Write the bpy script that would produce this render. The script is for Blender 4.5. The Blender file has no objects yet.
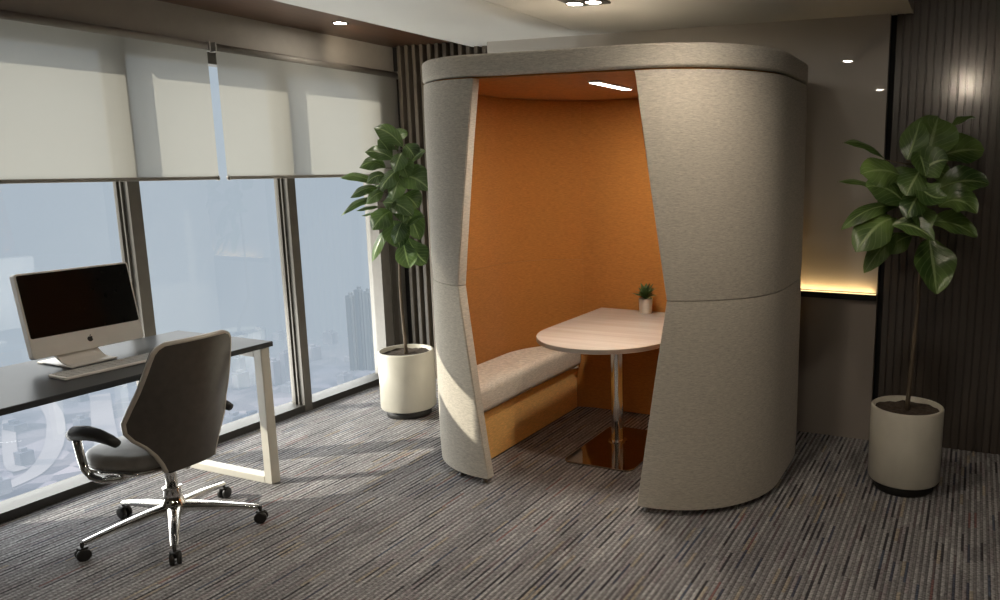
import bpy, bmesh, math, random
from mathutils import Vector, Matrix
random.seed(7)
C = bpy.context.scene.collection
PI = math.pi

# ------------------------------------------------------------------ materials
def new_mat(name):
    m = bpy.data.materials.new(name); m.use_nodes = True
    nt = m.node_tree
    for n in list(nt.nodes): nt.nodes.remove(n)
    out = nt.nodes.new('ShaderNodeOutputMaterial')
    return m, nt, out
def N(nt, t, **kw):
    n = nt.nodes.new(t)
    for k, v in kw.items():
        if k.startswith('i_'): n.inputs[k[2:].replace('_', ' ')].default_value = v
        else: setattr(n, k, v)
    return n
def L(nt, a, b): nt.links.new(a, b)
def coords(nt, scale=(1, 1, 1), kind='Object'):
    tc = N(nt, 'ShaderNodeTexCoord'); mp = N(nt, 'ShaderNodeMapping')
    mp.inputs['Scale'].default_value = scale
    L(nt, tc.outputs[kind], mp.inputs['Vector']); return mp.outputs['Vector']
def ramp(nt, fac, stops, interp='LINEAR'):
    r = N(nt, 'ShaderNodeValToRGB'); cr = r.color_ramp; cr.interpolation = interp
    while len(cr.elements) < len(stops): cr.elements.new(0.5)
    for e, (p, c) in zip(cr.elements, stops):
        e.position = p; e.color = (c[0], c[1], c[2], 1) if len(c) == 3 else c
    L(nt, fac, r.inputs['Fac']); return r.outputs['Color']
def math_n(nt, op, a, b=None, c=None):
    n = N(nt, 'ShaderNodeMath', operation=op)
    for i, v in enumerate((a, b, c)):
        if v is None: continue
        if isinstance(v, (int, float)): n.inputs[i].default_value = v
        else: L(nt, v, n.inputs[i])
    return n.outputs[0]
def mixc(nt, fac, a, b, mode='MIX'):
    n = N(nt, 'ShaderNodeMix', data_type='RGBA', blend_type=mode)
    for sock, v in ((n.inputs[0], fac), (n.inputs[6], a), (n.inputs[7], b)):
        if isinstance(v, (int, float)): sock.default_value = v
        elif isinstance(v, tuple): sock.default_value = (v[0], v[1], v[2], 1)
        else: L(nt, v, sock)
    return n.outputs[2]

def plain(name, col, rough=0.5, metal=0.0, noise=0.06, nscale=(20, 20, 20), spec=0.5, coat=0.0, coat_rough=0.05, bump=0.0, coat_ior=1.5):
    m, nt, out = new_mat(name)
    p = N(nt, 'ShaderNodeBsdfPrincipled')
    v = coords(nt, nscale)
    nz = N(nt, 'ShaderNodeTexNoise'); nz.inputs['Scale'].default_value = 1.0; nz.inputs['Detail'].default_value = 4
    L(nt, v, nz.inputs['Vector'])
    a = tuple(c*(1-noise) for c in col); b = tuple(min(1, c*(1+noise)) for c in col)
    c = ramp(nt, nz.outputs['Fac'], [(0.3, a), (0.7, b)])
    L(nt, c, p.inputs['Base Color'])
    p.inputs['Roughness'].default_value = rough; p.inputs['Metallic'].default_value = metal
    p.inputs['Specular IOR Level'].default_value = spec
    p.inputs['Coat Weight'].default_value = coat; p.inputs['Coat Roughness'].default_value = coat_rough
    p.inputs['Coat IOR'].default_value = coat_ior
    if bump:
        bn = N(nt, 'ShaderNodeBump'); bn.inputs['Strength'].default_value = bump; bn.inputs['Distance'].default_value = 0.004
        L(nt, nz.outputs['Fac'], bn.inputs['Height']); L(nt, bn.outputs['Normal'], p.inputs['Normal'])
    L(nt, p.outputs[0], out.inputs[0]); return m

def emis(name, col, strength):
    m, nt, out = new_mat(name)
    e = N(nt, 'ShaderNodeEmission'); e.inputs[0].default_value = (*col, 1); e.inputs[1].default_value = strength
    L(nt, e.outputs[0], out.inputs[0]); return m

def carpet():
    m, nt, out = new_mat('striped_loop_carpet')
    p = N(nt, 'ShaderNodeBsdfPrincipled')
    tc = N(nt, 'ShaderNodeTexCoord'); sp = N(nt, 'ShaderNodeSeparateXYZ'); L(nt, tc.outputs['Object'], sp.inputs[0])
    xs = math_n(nt, 'MULTIPLY', sp.outputs['X'], 1/0.0255)
    fp = math_n(nt, 'FRACT', xs); par = math_n(nt, 'GREATER_THAN', fp, 0.60)
    i = math_n(nt, 'ADD', math_n(nt, 'MULTIPLY', math_n(nt, 'FLOOR', xs), 2.0), par)
    fr = math_n(nt, 'ADD', math_n(nt, 'MULTIPLY', math_n(nt, 'DIVIDE', fp, 0.60), math_n(nt, 'SUBTRACT', 1.0, par)), math_n(nt, 'MULTIPLY', math_n(nt, 'DIVIDE', math_n(nt, 'SUBTRACT', fp, 0.60), 0.40), par))
    w1 = N(nt, 'ShaderNodeTexWhiteNoise', noise_dimensions='1D'); L(nt, i, w1.inputs['W'])
    def dash(freq, mul, add):
        yy = math_n(nt, 'ADD', math_n(nt, 'MULTIPLY', sp.outputs['Y'], freq), math_n(nt, 'MULTIPLY', w1.outputs['Value'], mul))
        j = math_n(nt, 'FLOOR', yy)
        cb = N(nt, 'ShaderNodeCombineXYZ'); L(nt, i, cb.inputs[0]); L(nt, j, cb.inputs[1]); cb.inputs[2].default_value = add
        w = N(nt, 'ShaderNodeTexWhiteNoise', noise_dimensions='3D'); L(nt, cb.outputs[0], w.inputs['Vector'])
        return w.outputs['Value']
    d1 = dash(8.0, 37.0, 1.3); d2 = dash(6.0, 91.0, 7.7)
    light = ramp(nt, d1, [(0, (.40, .39, .375)), (.25, (.50, .485, .465)), (.55, (.44, .42, .405)), (.72, (.56, .545, .52)), (.86, (.42, .38, .375)), (.94, (.50, .44, .35))], 'CONSTANT')
    dark = ramp(nt, d2, [(0, (.22, .21, .205)), (.22, (.085, .08, .084)), (.33, (.27, .255, .25)), (.60, (.33, .315, .30)), (.80, (.20, .165, .165)), (.86, (.11, .115, .145)), (.90, (.30, .17, .155)), (.925, (.13, .15, .19)), (.95, (.31, .295, .28))], 'CONSTANT')
    c = mixc(nt, par, light, dark)
    c = mixc(nt, 1.0, c, (.78, .80, .845), 'MULTIPLY')
    # big soft zones
    v = coords(nt, (3.0, 0.9, 1)); nz = N(nt, 'ShaderNodeTexNoise'); nz.inputs['Scale'].default_value = 1.6; L(nt, v, nz.inputs['Vector'])
    zone = ramp(nt, nz.outputs['Fac'], [(.35, (.80, .78, .78)), (.65, (1.08, 1.06, 1.05))])
    c = mixc(nt, 1.0, c, zone, 'MULTIPLY')
    # yarn loops along the row
    v2 = coords(nt, (70, 120, 1)); nz2 = N(nt, 'ShaderNodeTexNoise'); nz2.inputs['Scale'].default_value = 1.0; nz2.inputs['Detail'].default_value = 2; L(nt, v2, nz2.inputs['Vector'])
    yarn = ramp(nt, nz2.outputs['Fac'], [(.30, (.45, .45, .45)), (.68, (1.3, 1.3, 1.3))])
    c = mixc(nt, 0.9, c, yarn, 'MULTIPLY')
    # groove between rows
    prof = math_n(nt, 'SINE', math_n(nt, 'MULTIPLY', fr, PI))
    gro = ramp(nt, prof, [(0.0, (.45, .45, .45)), (.55, (1, 1, 1))])
    c = mixc(nt, 0.85, c, gro, 'MULTIPLY')
    L(nt, c, p.inputs['Base Color']); p.inputs['Roughness'].default_value = 0.95; p.inputs['Specular IOR Level'].default_value = 0.1
    h = math_n(nt, 'ADD', prof, math_n(nt, 'MULTIPLY', nz2.outputs['Fac'], 0.8))
    b = N(nt, 'ShaderNodeBump'); b.inputs['Strength'].default_value = 0.6; b.inputs['Distance'].default_value = 0.004
    L(nt, h, b.inputs['Height']); L(nt, b.outputs[0], p.inputs['Normal'])
    L(nt, p.outputs[0], out.inputs[0]); return m

def fabric(name, col, fleck=0.35, sx=(60, 60, 230), bump=0.35):
    m, nt, out = new_mat(name)
    p = N(nt, 'ShaderNodeBsdfPrincipled')
    v = coords(nt, sx); nz = N(nt, 'ShaderNodeTexNoise'); nz.inputs['Scale'].default_value = 1; nz.inputs['Detail'].default_value = 3; L(nt, v, nz.inputs['Vector'])
    v2 = coords(nt, (42, 42, 330)); nz2 = N(nt, 'ShaderNodeTexNoise'); nz2.inputs['Scale'].default_value = 1; L(nt, v2, nz2.inputs['Vector'])
    lo = tuple(c*(1-fleck) for c in col); hi = tuple(c*(1+fleck*.55) for c in col)
    c = ramp(nt, nz.outputs['Fac'], [(.28, lo), (.45, col), (.72, hi)])
    g = ramp(nt, nz2.outputs['Fac'], [(.3, (.80, .80, .80)), (.7, (1.13, 1.13, 1.13))])
    c = mixc(nt, 1.0, c, g, 'MULTIPLY')
    L(nt, c, p.inputs['Base Color']); p.inputs['Roughness'].default_value = 0.9; p.inputs['Specular IOR Level'].default_value = 0.2
    p.inputs['Sheen Weight'].default_value = 0.15
    b = N(nt, 'ShaderNodeBump'); b.inputs['Strength'].default_value = bump; b.inputs['Distance'].default_value = 0.002
    L(nt, math_n(nt, 'ADD', nz.outputs['Fac'], nz2.outputs['Fac']), b.inputs['Height']); L(nt, b.outputs[0], p.inputs['Normal'])
    L(nt, p.outputs[0], out.inputs[0]); return m

def wood(name, c1, c2, scale, rough=0.4, coat=0.0, axis_scale=(1, 1, 1)):
    m, nt, out = new_mat(name)
    p = N(nt, 'ShaderNodeBsdfPrincipled')
    v = coords(nt, axis_scale); nz = N(nt, 'ShaderNodeTexNoise'); nz.inputs['Scale'].default_value = scale; nz.inputs['Detail'].default_value = 6; nz.inputs['Roughness'].default_value = .65
    L(nt, v, nz.inputs['Vector'])
    c = ramp(nt, nz.outputs['Fac'], [(.3, c1), (.7, c2)])
    L(nt, c, p.inputs['Base Color']); p.inputs['Roughness'].default_value = rough
    p.inputs['Coat Weight'].default_value = coat; p.inputs['Coat Roughness'].default_value = 0.12
    L(nt, p.outputs[0], out.inputs[0]); return m

def glass_pane():
    m, nt, out = new_mat('window_glass')
    t = N(nt, 'ShaderNodeBsdfTransparent'); t.inputs[0].default_value = (.90, .94, .96, 1)
    g = N(nt, 'ShaderNodeBsdfGlossy'); g.inputs['Roughness'].default_value = 0.0; g.inputs[0].default_value = (.95, .98, 1, 1)
    f = N(nt, 'ShaderNodeFresnel'); f.inputs[0].default_value = 1.55
    # very faint unevenness of the coating
    v = coords(nt, (.3, 1, 1)); nz = N(nt, 'ShaderNodeTexNoise'); nz.inputs['Scale'].default_value = .8; L(nt, v, nz.inputs['Vector'])
    fac = math_n(nt, 'MULTIPLY', f.outputs[0], math_n(nt, 'ADD', math_n(nt, 'MULTIPLY', nz.outputs['Fac'], .3), 1.0))
    mx = N(nt, 'ShaderNodeMixShader'); L(nt, fac, mx.inputs[0]); L(nt, t.outputs[0], mx.inputs[1]); L(nt, g.outputs[0], mx.inputs[2])
    L(nt, mx.outputs[0], out.inputs[0]); return m

def blind_mat():
    m, nt, out = new_mat('blind_screen_fabric')
    v = coords(nt, (1, 500, 500)); nz = N(nt, 'ShaderNodeTexNoise'); nz.inputs['Scale'].default_value = 1; L(nt, v, nz.inputs['Vector'])
    c = ramp(nt, nz.outputs['Fac'], [(.3, (.37, .36, .325)), (.7, (.42, .41, .37))])
    d = N(nt, 'ShaderNodeBsdfDiffuse'); L(nt, c, d.inputs[0])
    t = N(nt, 'ShaderNodeBsdfTranslucent'); L(nt, c, t.inputs[0])
    tr = N(nt, 'ShaderNodeBsdfTransparent'); tr.inputs[0].default_value = (.9, .9, .88, 1)
    m1 = N(nt, 'ShaderNodeMixShader'); m1.inputs[0].default_value = 0.45; L(nt, d.outputs[0], m1.inputs[1]); L(nt, t.outputs[0], m1.inputs[2])
    m2 = N(nt, 'ShaderNodeMixShader'); m2.inputs[0].default_value = 0.13; L(nt, m1.outputs[0], m2.inputs[1]); L(nt, tr.outputs[0], m2.inputs[2])
    L(nt, m2.outputs[0], out.inputs[0]); return m

def leaf_mat(name, dark, mid, vein, rough=0.32):
    m, nt, out = new_mat(name)
    p = N(nt, 'ShaderNodeBsdfPrincipled')
    uv = N(nt, 'ShaderNodeTexCoord'); sp = N(nt, 'ShaderNodeSeparateXYZ'); L(nt, uv.outputs['UV'], sp.inputs[0])
    u, v = sp.outputs['X'], sp.outputs['Y']
    av = math_n(nt, 'ABSOLUTE', math_n(nt, 'SUBTRACT', v, 0.5))
    ph = math_n(nt, 'SUBTRACT', math_n(nt, 'MULTIPLY', u, 7.0), math_n(nt, 'MULTIPLY', av, 5.0))
    fr = math_n(nt, 'ABSOLUTE', math_n(nt, 'SUBTRACT', math_n(nt, 'FRACT', ph), 0.5))
    side = ramp(nt, fr, [(0.0, (1, 1, 1)), (0.11, (0, 0, 0))])
    mid_r = ramp(nt, av, [(0.0, (1, 1, 1)), (0.022, (1, 1, 1)), (0.045, (0, 0, 0))])
    vv = coords(nt, (6, 6, 6)); nz = N(nt, 'ShaderNodeTexNoise'); nz.inputs['Scale'].default_value = 1; L(nt, vv, nz.inputs['Vector'])
    base = ramp(nt, nz.outputs['Fac'], [(.35, dark), (.68, mid)])
    c = mixc(nt, math_n(nt, 'MULTIPLY', side, 0.32), base, vein)
    c = mixc(nt, math_n(nt, 'MULTIPLY', mid_r, 0.75), c, vein)
    L(nt, c, p.inputs['Base Color']); p.inputs['Roughness'].default_value = rough
    p.inputs['Coat Weight'].default_value = 0.12; p.inputs['Coat Roughness'].default_value = .25
    h = math_n(nt, 'MULTIPLY', math_n(nt, 'ADD', side, mid_r), -1.0)
    b = N(nt, 'ShaderNodeBump'); b.inputs['Strength'].default_value = 0.35; b.inputs['Distance'].default_value = 0.003
    L(nt, h, b.inputs['Height']); L(nt, b.outputs[0], p.inputs['Normal'])
    t = N(nt, 'ShaderNodeBsdfTranslucent'); t.inputs[0].default_value = (.16, .26, .05, 1)
    mx = N(nt, 'ShaderNodeMixShader'); mx.inputs[0].default_value = 0.10
    L(nt, p.outputs[0], mx.inputs[1]); L(nt, t.outputs[0], mx.inputs[2]); L(nt, mx.outputs[0], out.inputs[0]); return m

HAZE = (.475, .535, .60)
def hazy(name, c1, c2, scale, kind='noise', near=250.0, far=950.0, hmin=0.62, vec=(1, 1, 1)):
    """Distance haze baked to where a thing stands (distance from the building at x = 0)."""
    m, nt, out = new_mat(name)
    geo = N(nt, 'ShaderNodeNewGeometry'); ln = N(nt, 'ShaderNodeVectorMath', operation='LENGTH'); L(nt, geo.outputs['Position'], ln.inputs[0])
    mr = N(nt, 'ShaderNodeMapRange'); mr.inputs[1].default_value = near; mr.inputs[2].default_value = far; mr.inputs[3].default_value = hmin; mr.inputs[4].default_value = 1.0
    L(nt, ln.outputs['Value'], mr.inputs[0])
    mp = N(nt, 'ShaderNodeMapping'); mp.inputs['Scale'].default_value = vec; L(nt, geo.outputs['Position'], mp.inputs['Vector'])
    if kind == 'voro':
        tx = N(nt, 'ShaderNodeTexVoronoi'); tx.inputs['Scale'].default_value = scale; L(nt, mp.outputs[0], tx.inputs['Vector'])
        sp = N(nt, 'ShaderNodeSeparateColor'); L(nt, tx.outputs['Color'], sp.inputs[0]); fac = sp.outputs[0]
        c = ramp(nt, fac, [(0, c1), (.5, tuple((a+b)/2 for a, b in zip(c1, c2))), (1, c2)])
        nz = N(nt, 'ShaderNodeTexNoise'); nz.inputs['Scale'].default_value = .012; L(nt, geo.outputs['Position'], nz.inputs['Vector'])
        z = ramp(nt, nz.outputs['Fac'], [(.38, (.55, .6, .75)), (.62, (1.15, 1.08, 1.05))]); c = mixc(nt, 1.0, c, z, 'MULTIPLY')
    elif kind == 'stripe':
        sp = N(nt, 'ShaderNodeSeparateXYZ'); L(nt, mp.outputs[0], sp.inputs[0])
        s = math_n(nt, 'FRACT', math_n(nt, 'MULTIPLY', math_n(nt, 'ADD', sp.outputs['X'], sp.outputs['Y']), scale))
        c = ramp(nt, s, [(0.0, c1), (.45, c1), (.55, c2), (1, c2)])
    else:
        tx = N(nt, 'ShaderNodeTexNoise'); tx.inputs['Scale'].default_value = scale; L(nt, mp.outputs[0], tx.inputs['Vector'])
        c = ramp(nt, tx.outputs['Fac'], [(.35, c1), (.65, c2)])
    d = N(nt, 'ShaderNodeBsdfDiffuse'); L(nt, c, d.inputs[0])
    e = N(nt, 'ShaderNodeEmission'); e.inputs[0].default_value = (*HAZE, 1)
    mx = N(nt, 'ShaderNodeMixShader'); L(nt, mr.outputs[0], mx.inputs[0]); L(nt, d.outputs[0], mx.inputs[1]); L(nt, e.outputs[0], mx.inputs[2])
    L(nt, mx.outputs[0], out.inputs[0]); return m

M = {}
M['carpet'] = carpet()
M['shell'] = fabric('greige_woven_fabric', (.53, .485, .415), .16, (110, 110, 420), .15)
M['shell_edge'] = fabric('greige_edge_fabric', (.54, .495, .425), .08, (200, 200, 300), .1)
M['orange'] = fabric('orange_felt', (.41, .172, .040), .03, (160, 160, 160), .05)
M['orange_seat'] = fabric('ochre_felt', (.86, .48, .14), .03, (160, 160, 160), .05)
M['cushion'] = fabric('cream_bench_fabric', (.70, .64, .56), .10, (160, 160, 160), .2)
M['ceiling'] = plain('matt_white_ceiling', (.64, .63, .60), .85, noise=.02, nscale=(2, 2, 2))
M['groove'] = plain('ceiling_joint', (.22, .21, .2), .9)
M['soffit'] = wood('red_brown_soffit_wood', (.070, .029, .014), (.115, .050, .024), 2.2, .38, .15, (6, .6, 6))
M['valance'] = plain('taupe_valance_paint', (.40, .37, .325), .7, noise=.03)
M['wall'] = plain('lacquered_greige_wall', (.52, .485, .445), .45, noise=.015, nscale=(1, 1, 1), coat=1.0, coat_rough=.004)
M['wall_low'] = plain('lacquered_taupe_wall', (.29, .255, .23), .45, noise=.015, nscale=(1, 1, 1), coat=.25, coat_rough=.05)  # lower back wall: its weaker light is put into a darker colour
M['wall_plain'] = plain('room_wall_paint', (.34, .32, .29), .8, noise=.02)
M['slat'] = wood('brown_grey_slat_wood', (.10, .083, .064), (.15, .125, .098), 3, .5, 0, (9, 9, .5))
M['slat_back'] = plain('black_slat_backing', (.008, .007, .007), .8)
M['rib'] = wood('espresso_ribbed_wood', (.062, .051, .043), (.085, .071, .060), 3, .30, .8, (9, 9, .5))
M['frame'] = plain('dark_bronze_window_frame', (.12, .11, .095), .45, metal=.3)
M['jamb'] = plain('grey_jamb_paint', (.17, .16, .145), .6)
M['sill'] = plain('dark_window_sill', (.035, .032, .028), .55)
M['glass'] = glass_pane()
M['blind'] = blind_mat()
M['blind_bar'] = plain('taupe_blind_bar', (.26, .24, .21), .5)
M['blind_metal'] = plain('brushed_bracket_metal', (.5, .48, .45), .3, metal=1)
M['desk'] = plain('dark_grey_desk_laminate', (.050, .053, .058), .30, noise=.03, spec=.15)
M['desk_leg'] = plain('cream_powder_coat', (.60, .57, .50), .45, noise=.02)
M['alu'] = plain('satin_silver_plastic', (.84, .80, .75), .35, metal=.0, noise=.02)
M['screen'] = plain('black_glossy_screen', (.005, .0045, .004), .10, noise=.1, spec=.14)
M['black'] = plain('matt_black_plastic', (.016, .015, .014), .5)
M['key'] = plain('pale_grey_keys', (.50, .49, .47), .5)
M['chrome'] = plain('polished_chrome', (.78, .76, .73), .09, metal=1, noise=.02)
M['chrome_base'] = plain('bronze_mirror_base', (.42, .36, .31), .05, metal=1, noise=.02)
M['chair_back'] = plain('dark_brown_leather', (.062, .053, .044), .30, noise=.12, nscale=(30, 30, 30), coat=.15, coat_rough=.2, bump=.08)
M['chair_seat'] = plain('charcoal_leather', (.17, .16, .145), .38, noise=.12, nscale=(30, 30, 30), bump=.1)
M['chair_rim'] = plain('taupe_rim_leather', (.44, .40, .345), .3, noise=.06, coat=.3, coat_rough=.15)
M['laminate'] = wood('pale_pinkish_wood_laminate', (.68, .60, .54), (.82, .75, .69), 2.0, .2, .4, (.6, 16, 1))
M['lam_edge'] = plain('taupe_table_edge', (.42, .36, .31), .4)
M['pot'] = plain('marbled_white_ceramic', (.60, .57, .49), .35, noise=.14, nscale=(5, 5, 3), coat=.3, coat_rough=.12)
M['pot_small'] = plain('white_ceramic', (.78, .75, .70), .35, noise=.02)
M['soil'] = plain('dark_potting_soil', (.05, .036, .026), .95, noise=.5, nscale=(60, 60, 60), bump=.8)
M['trunk'] = plain('brown_bark', (.10, .075, .05), .8, noise=.3, nscale=(40, 40, 12), bump=.4)
M['leaf_l'] = leaf_mat('fig_leaf_left', (.018, .046, .012), (.115, .200, .050), (.28, .38, .15))  # green range widened to imitate pale highlights against dark leaves
M['leaf_r'] = leaf_mat('fig_leaf_right', (.026, .060, .014), (.165, .260, .070), (.32, .42, .18))  # mid green raised and varied to imitate lit leaves among dark ones
M['leaf_s'] = leaf_mat('succulent_leaf', (.03, .075, .025), (.07, .14, .05), (.16, .24, .10), .5)
M['led'] = emis('white_led_panel', (1, .93, .82), 9)
M['lens'] = emis('warm_downlight_lens', (1, .92, .80), 220)
M['led_warm'] = emis('amber_led_strip', (1, .70, .32), 2.2)
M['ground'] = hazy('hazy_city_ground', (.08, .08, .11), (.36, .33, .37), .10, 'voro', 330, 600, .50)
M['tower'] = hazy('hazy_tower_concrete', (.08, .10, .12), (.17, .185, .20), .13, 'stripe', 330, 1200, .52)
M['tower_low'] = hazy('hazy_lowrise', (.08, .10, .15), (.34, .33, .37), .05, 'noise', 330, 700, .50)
M['foot'] = plain('grey_plastic_foot', (.16, .15, .14), .5)
M['plaza'] = plain('sunlit_white_paving', (.82, .80, .76), .9, noise=.05, nscale=(.05, .05, .05))
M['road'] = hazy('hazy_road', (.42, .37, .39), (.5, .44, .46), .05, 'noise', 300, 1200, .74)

# ------------------------------------------------------------------ mesh helpers (world coordinates)
def BM(): return bmesh.new()
def smooth(bm):
    for f in bm.faces: f.smooth = True
def box(bm, x0, y0, z0, x1, y1, z1, bev=0.0, seg=2):
    r = bmesh.ops.create_cube(bm, size=1.0)
    vs = r['verts']
    for v in vs: v.co = Vector((x0+(v.co.x+.5)*(x1-x0), y0+(v.co.y+.5)*(y1-y0), z0+(v.co.z+.5)*(z1-z0)))
    if bev:
        es = list({e for v in vs for e in v.link_edges})
        bmesh.ops.bevel(bm, geom=es, offset=bev, segments=seg, profile=.5, affect='EDGES')
    return bm
def prism(bm, poly, z0, z1, bev=0.0, seg=3, top_only=False):
    n = len(poly)
    a = [bm.verts.new((p[0], p[1], z0)) for p in poly]; b = [bm.verts.new((p[0], p[1], z1)) for p in poly]
    fs = [bm.faces.new(a[::-1]), bm.faces.new(b)]
    for i in range(n): fs.append(bm.faces.new((a[i], a[(i+1) % n], b[(i+1) % n], b[i])))
    bmesh.ops.recalc_face_normals(bm, faces=fs)
    if bev:
        es = [e for e in fs[1].edges] + ([] if top_only else [e for e in fs[0].edges])
        bmesh.ops.bevel(bm, geom=es, offset=bev, segments=seg, profile=.5, affect='EDGES')
    return bm
def ring_frame(d):
    d = d.normalized(); a = Vector((0, 0, 1)) if abs(d.z) < .9 else Vector((1, 0, 0))
    u = d.cross(a).normalized(); return u, d.cross(u).normalized()
def tube(bm, pts, rads, seg=12, cap=True, flat=1.0):
    pts = [Vector(p) for p in pts]
    if isinstance(rads, (int, float)): rads = [rads]*len(pts)
    rings = []; u = None
    for i, p in enumerate(pts):
        d = (pts[min(i+1, len(pts)-1)] - pts[max(i-1, 0)]).normalized()
        if u is None: u, w = ring_frame(d)
        else:
            u = (u - d*u.dot(d)).normalized(); w = d.cross(u)
        rings.append([bm.verts.new(p + (u*math.cos(2*PI*k/seg) + w*flat*math.sin(2*PI*k/seg))*rads[i]) for k in range(seg)])
    fs = []
    for a, b in zip(rings, rings[1:]):
        for k in range(seg): fs.append(bm.faces.new((a[k], a[(k+1) % seg], b[(k+1) % seg], b[k])))
    if cap: fs += [bm.faces.new(rings[0][::-1]), bm.faces.new(rings[-1])]
    for f in fs: f.smooth = True
    bmesh.ops.recalc_face_normals(bm, faces=fs)
    return bm
def lathe(bm, cx, cy, prof, seg=40, close=True):
    rings = []
    for r, z in prof:
        rings.append([bm.verts.new((cx+r*math.cos(2*PI*k/seg), cy+r*math.sin(2*PI*k/seg), z)) for k in range(seg)] if r > 1e-6 else [bm.verts.new((cx, cy, z))])
    fs = []
    for a, b in zip(rings, rings[1:]):
        for k in range(seg):
            q = [a[k % len(a)], a[(k+1) % len(a)], b[(k+1) % len(b)], b[k % len(b)]]
            q = [v for i, v in enumerate(q) if v not in q[:i]]
            if len(q) > 2: fs.append(bm.faces.new(q))
    for f in fs: f.smooth = True
    bmesh.ops.recalc_face_normals(bm, faces=fs)
    return bm
def rounded(x0, y0, x1, y1, r, n=6):
    out = []
    for cx, cy, a0 in ((x1-r, y1-r, 0), (x0+r, y1-r, 90), (x0+r, y0+r, 180), (x1-r, y0+r, 270)):
        for k in range(n+1):
            a = math.radians(a0+90*k/n); out.append((cx+r*math.cos(a), cy+r*math.sin(a)))
    return out
def obj(name, bm, mat, parent=None, label=None, sharp=None):
    o_loc = Vector((0, 0, 0))
    p = parent
    while p is not None and p.parent is not None: p = p.parent
    if p is not None: o_loc = Vector(p['_base'])
    me = bpy.data.meshes.new(name)
    if o_loc.length: bmesh.ops.translate(bm, verts=bm.verts, vec=-o_loc)
    bm.to_mesh(me); bm.free()
    if mat: me.materials.append(mat)
    if sharp is not None: me.set_sharp_from_angle(angle=math.radians(sharp))
    o = bpy.data.objects.new(name, me); C.objects.link(o)
    if parent is not None: o.parent = parent
    if label: o['label'] = label
    return o
def thing(name, label, cat, loc, group=None):
    o = bpy.data.objects.new(name, None); C.objects.link(o); o.empty_display_size = .1
    o.location = loc; o['label'] = label; o['category'] = cat; o['_base'] = list(loc)
    if group: o['group'] = group
    return o
def tag(o, label, cat, group=None, kind=None):
    o['label'] = label; o['category'] = cat
    if group: o['group'] = group
    if kind: o['kind'] = kind
    return o
def struct(name, bm, mat, parent=None):
    o = obj(name, bm, mat, None)
    if parent is not None: o.parent = parent
    else: o['kind'] = 'structure'
    return o

# ------------------------------------------------------------------ the room
XW = -3.99      # inner face of the window wall
YB = 4.52       # back wall
CEIL = 2.40
b = BM(); box(b, -4.12, -4.5, -.12, 4.2, 4.75, 0.0); struct('floor', b, M['carpet'])
b = BM(); box(b, -3.27, -4.5, CEIL, -2.312, 4.75, 2.70); box(b, -2.306, -4.5, CEIL, -.37, 4.75, 2.70)
box(b, -2.314, -4.5, CEIL+.006, -2.304, 4.75, 2.70); struct('ceiling', b, M['ceiling'])
b = BM(); box(b, -4.2, -4.5, 2.44, -3.272, 4.75, 2.70); struct('trim_1', b, M['soffit'])       # timber recess over the windows
b = BM(); box(b, -.368, -4.5, 2.62, 4.2, 4.75, 2.74); struct('trim_2', b, M['soffit'])          # timber ceiling at the right
b = BM(); box(b, -4.2, 1.0, 2.262, XW, 4.71, 2.44); struct('trim_3', b, M['valance'])           # taupe bulkhead over the blinds
b = BM(); box(b, -4.2, -4.5, -.02, XW, 1.745, 2.262); box(b, -4.2, -4.5, 2.262, XW, 1.0, 2.44); struct('wall_left', b, M['wall_plain'])
b = BM(); box(b, -3.05, YB, .878, -.483, 4.71, CEIL); struct('wall_back', b, M['wall'])
b = BM(); box(b, -3.05, YB, 0, -.483, 4.71, .878); struct('trim_4', b, M['wall_low'])
b = BM(); box(b, -4.2, 4.71, 0, 4.2, 4.80, 2.70); struct('trim_5', b, M['slat_back'])
b = BM(); box(b, 4.1, -4.5, 0, 4.2, 4.7, 2.70); struct('wall_right', b, M['wall_plain'])
b = BM(); box(b, -4.2, -4.6, -.1, 4.2, -4.5, 2.70); struct('wall_front', b, M['wall_plain'])
# slatted panel, back left corner
b = BM(); x = -3.905; 
while x < -3.06:
    box(b, x, 4.65, 0, x+.030, 4.71, 2.44, .003, 1); x += .066
struct('trim_6', b, M['slat'])
# ribbed dark panel, right: flat ribs with narrow grooves
b = BM(); x = -.452; P = .0415
while x < 4.05:
    box(b, x, 4.55, 0, x+.0345, 4.575, 2.64, .003, 1); x += P
box(b, -.452, 4.562, 0, 4.08, 4.60, 2.64)
struct('trim_7', b, M['rib'])
b = BM(); box(b, -.483, 4.575, 0, -.455, 4.655, 2.64); struct('trim_8', b, M['slat_back'])

# windows: frames with panes
def window(n, y0, y1, right_w):
    b = BM()
    # right-hand mullion with two ridges on its near side, then sill and head of this bay
    box(b, -4.10, y1-right_w, -.02, XW, y1, 2.27)
    box(b, -4.035, y1-right_w-.012, .04, -4.025, y1-right_w, 2.26); box(b, -4.065, y1-right_w-.018, .04, -4.05, y1-right_w, 2.26)
    box(b, -4.14, y0, 2.16, -4.03, y1-right_w, 2.27)
    w = struct('window_%d' % n, b, M['frame'])
    g = BM(); x = -4.085
    g.faces.new([g.verts.new(v) for v in ((x, y0, .04), (x, y1-right_w, .04), (x, y1-right_w, 2.19), (x, y0, 2.19))])
    struct('pane', g, M['glass'], w)
b = BM(); box(b, -4.14, 1.745, -.02, XW-.001, 4.61, .045); struct('trim_12', b, M['sill'])
window(1, 1.745, 2.735, .062)
window(2, 2.735, 3.733, .062)
window(3, 3.733, 4.61, .05)

b = BM(); box(b, -4.12, 4.61, -.02, XW-.002, 4.71, 2.27); struct('trim_9', b, M['jamb'])
b = BM(); box(b, -4.12, 4.47, .045, -4.0, 4.56, 2.26); struct('trim_10', b, M['jamb'])

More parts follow.
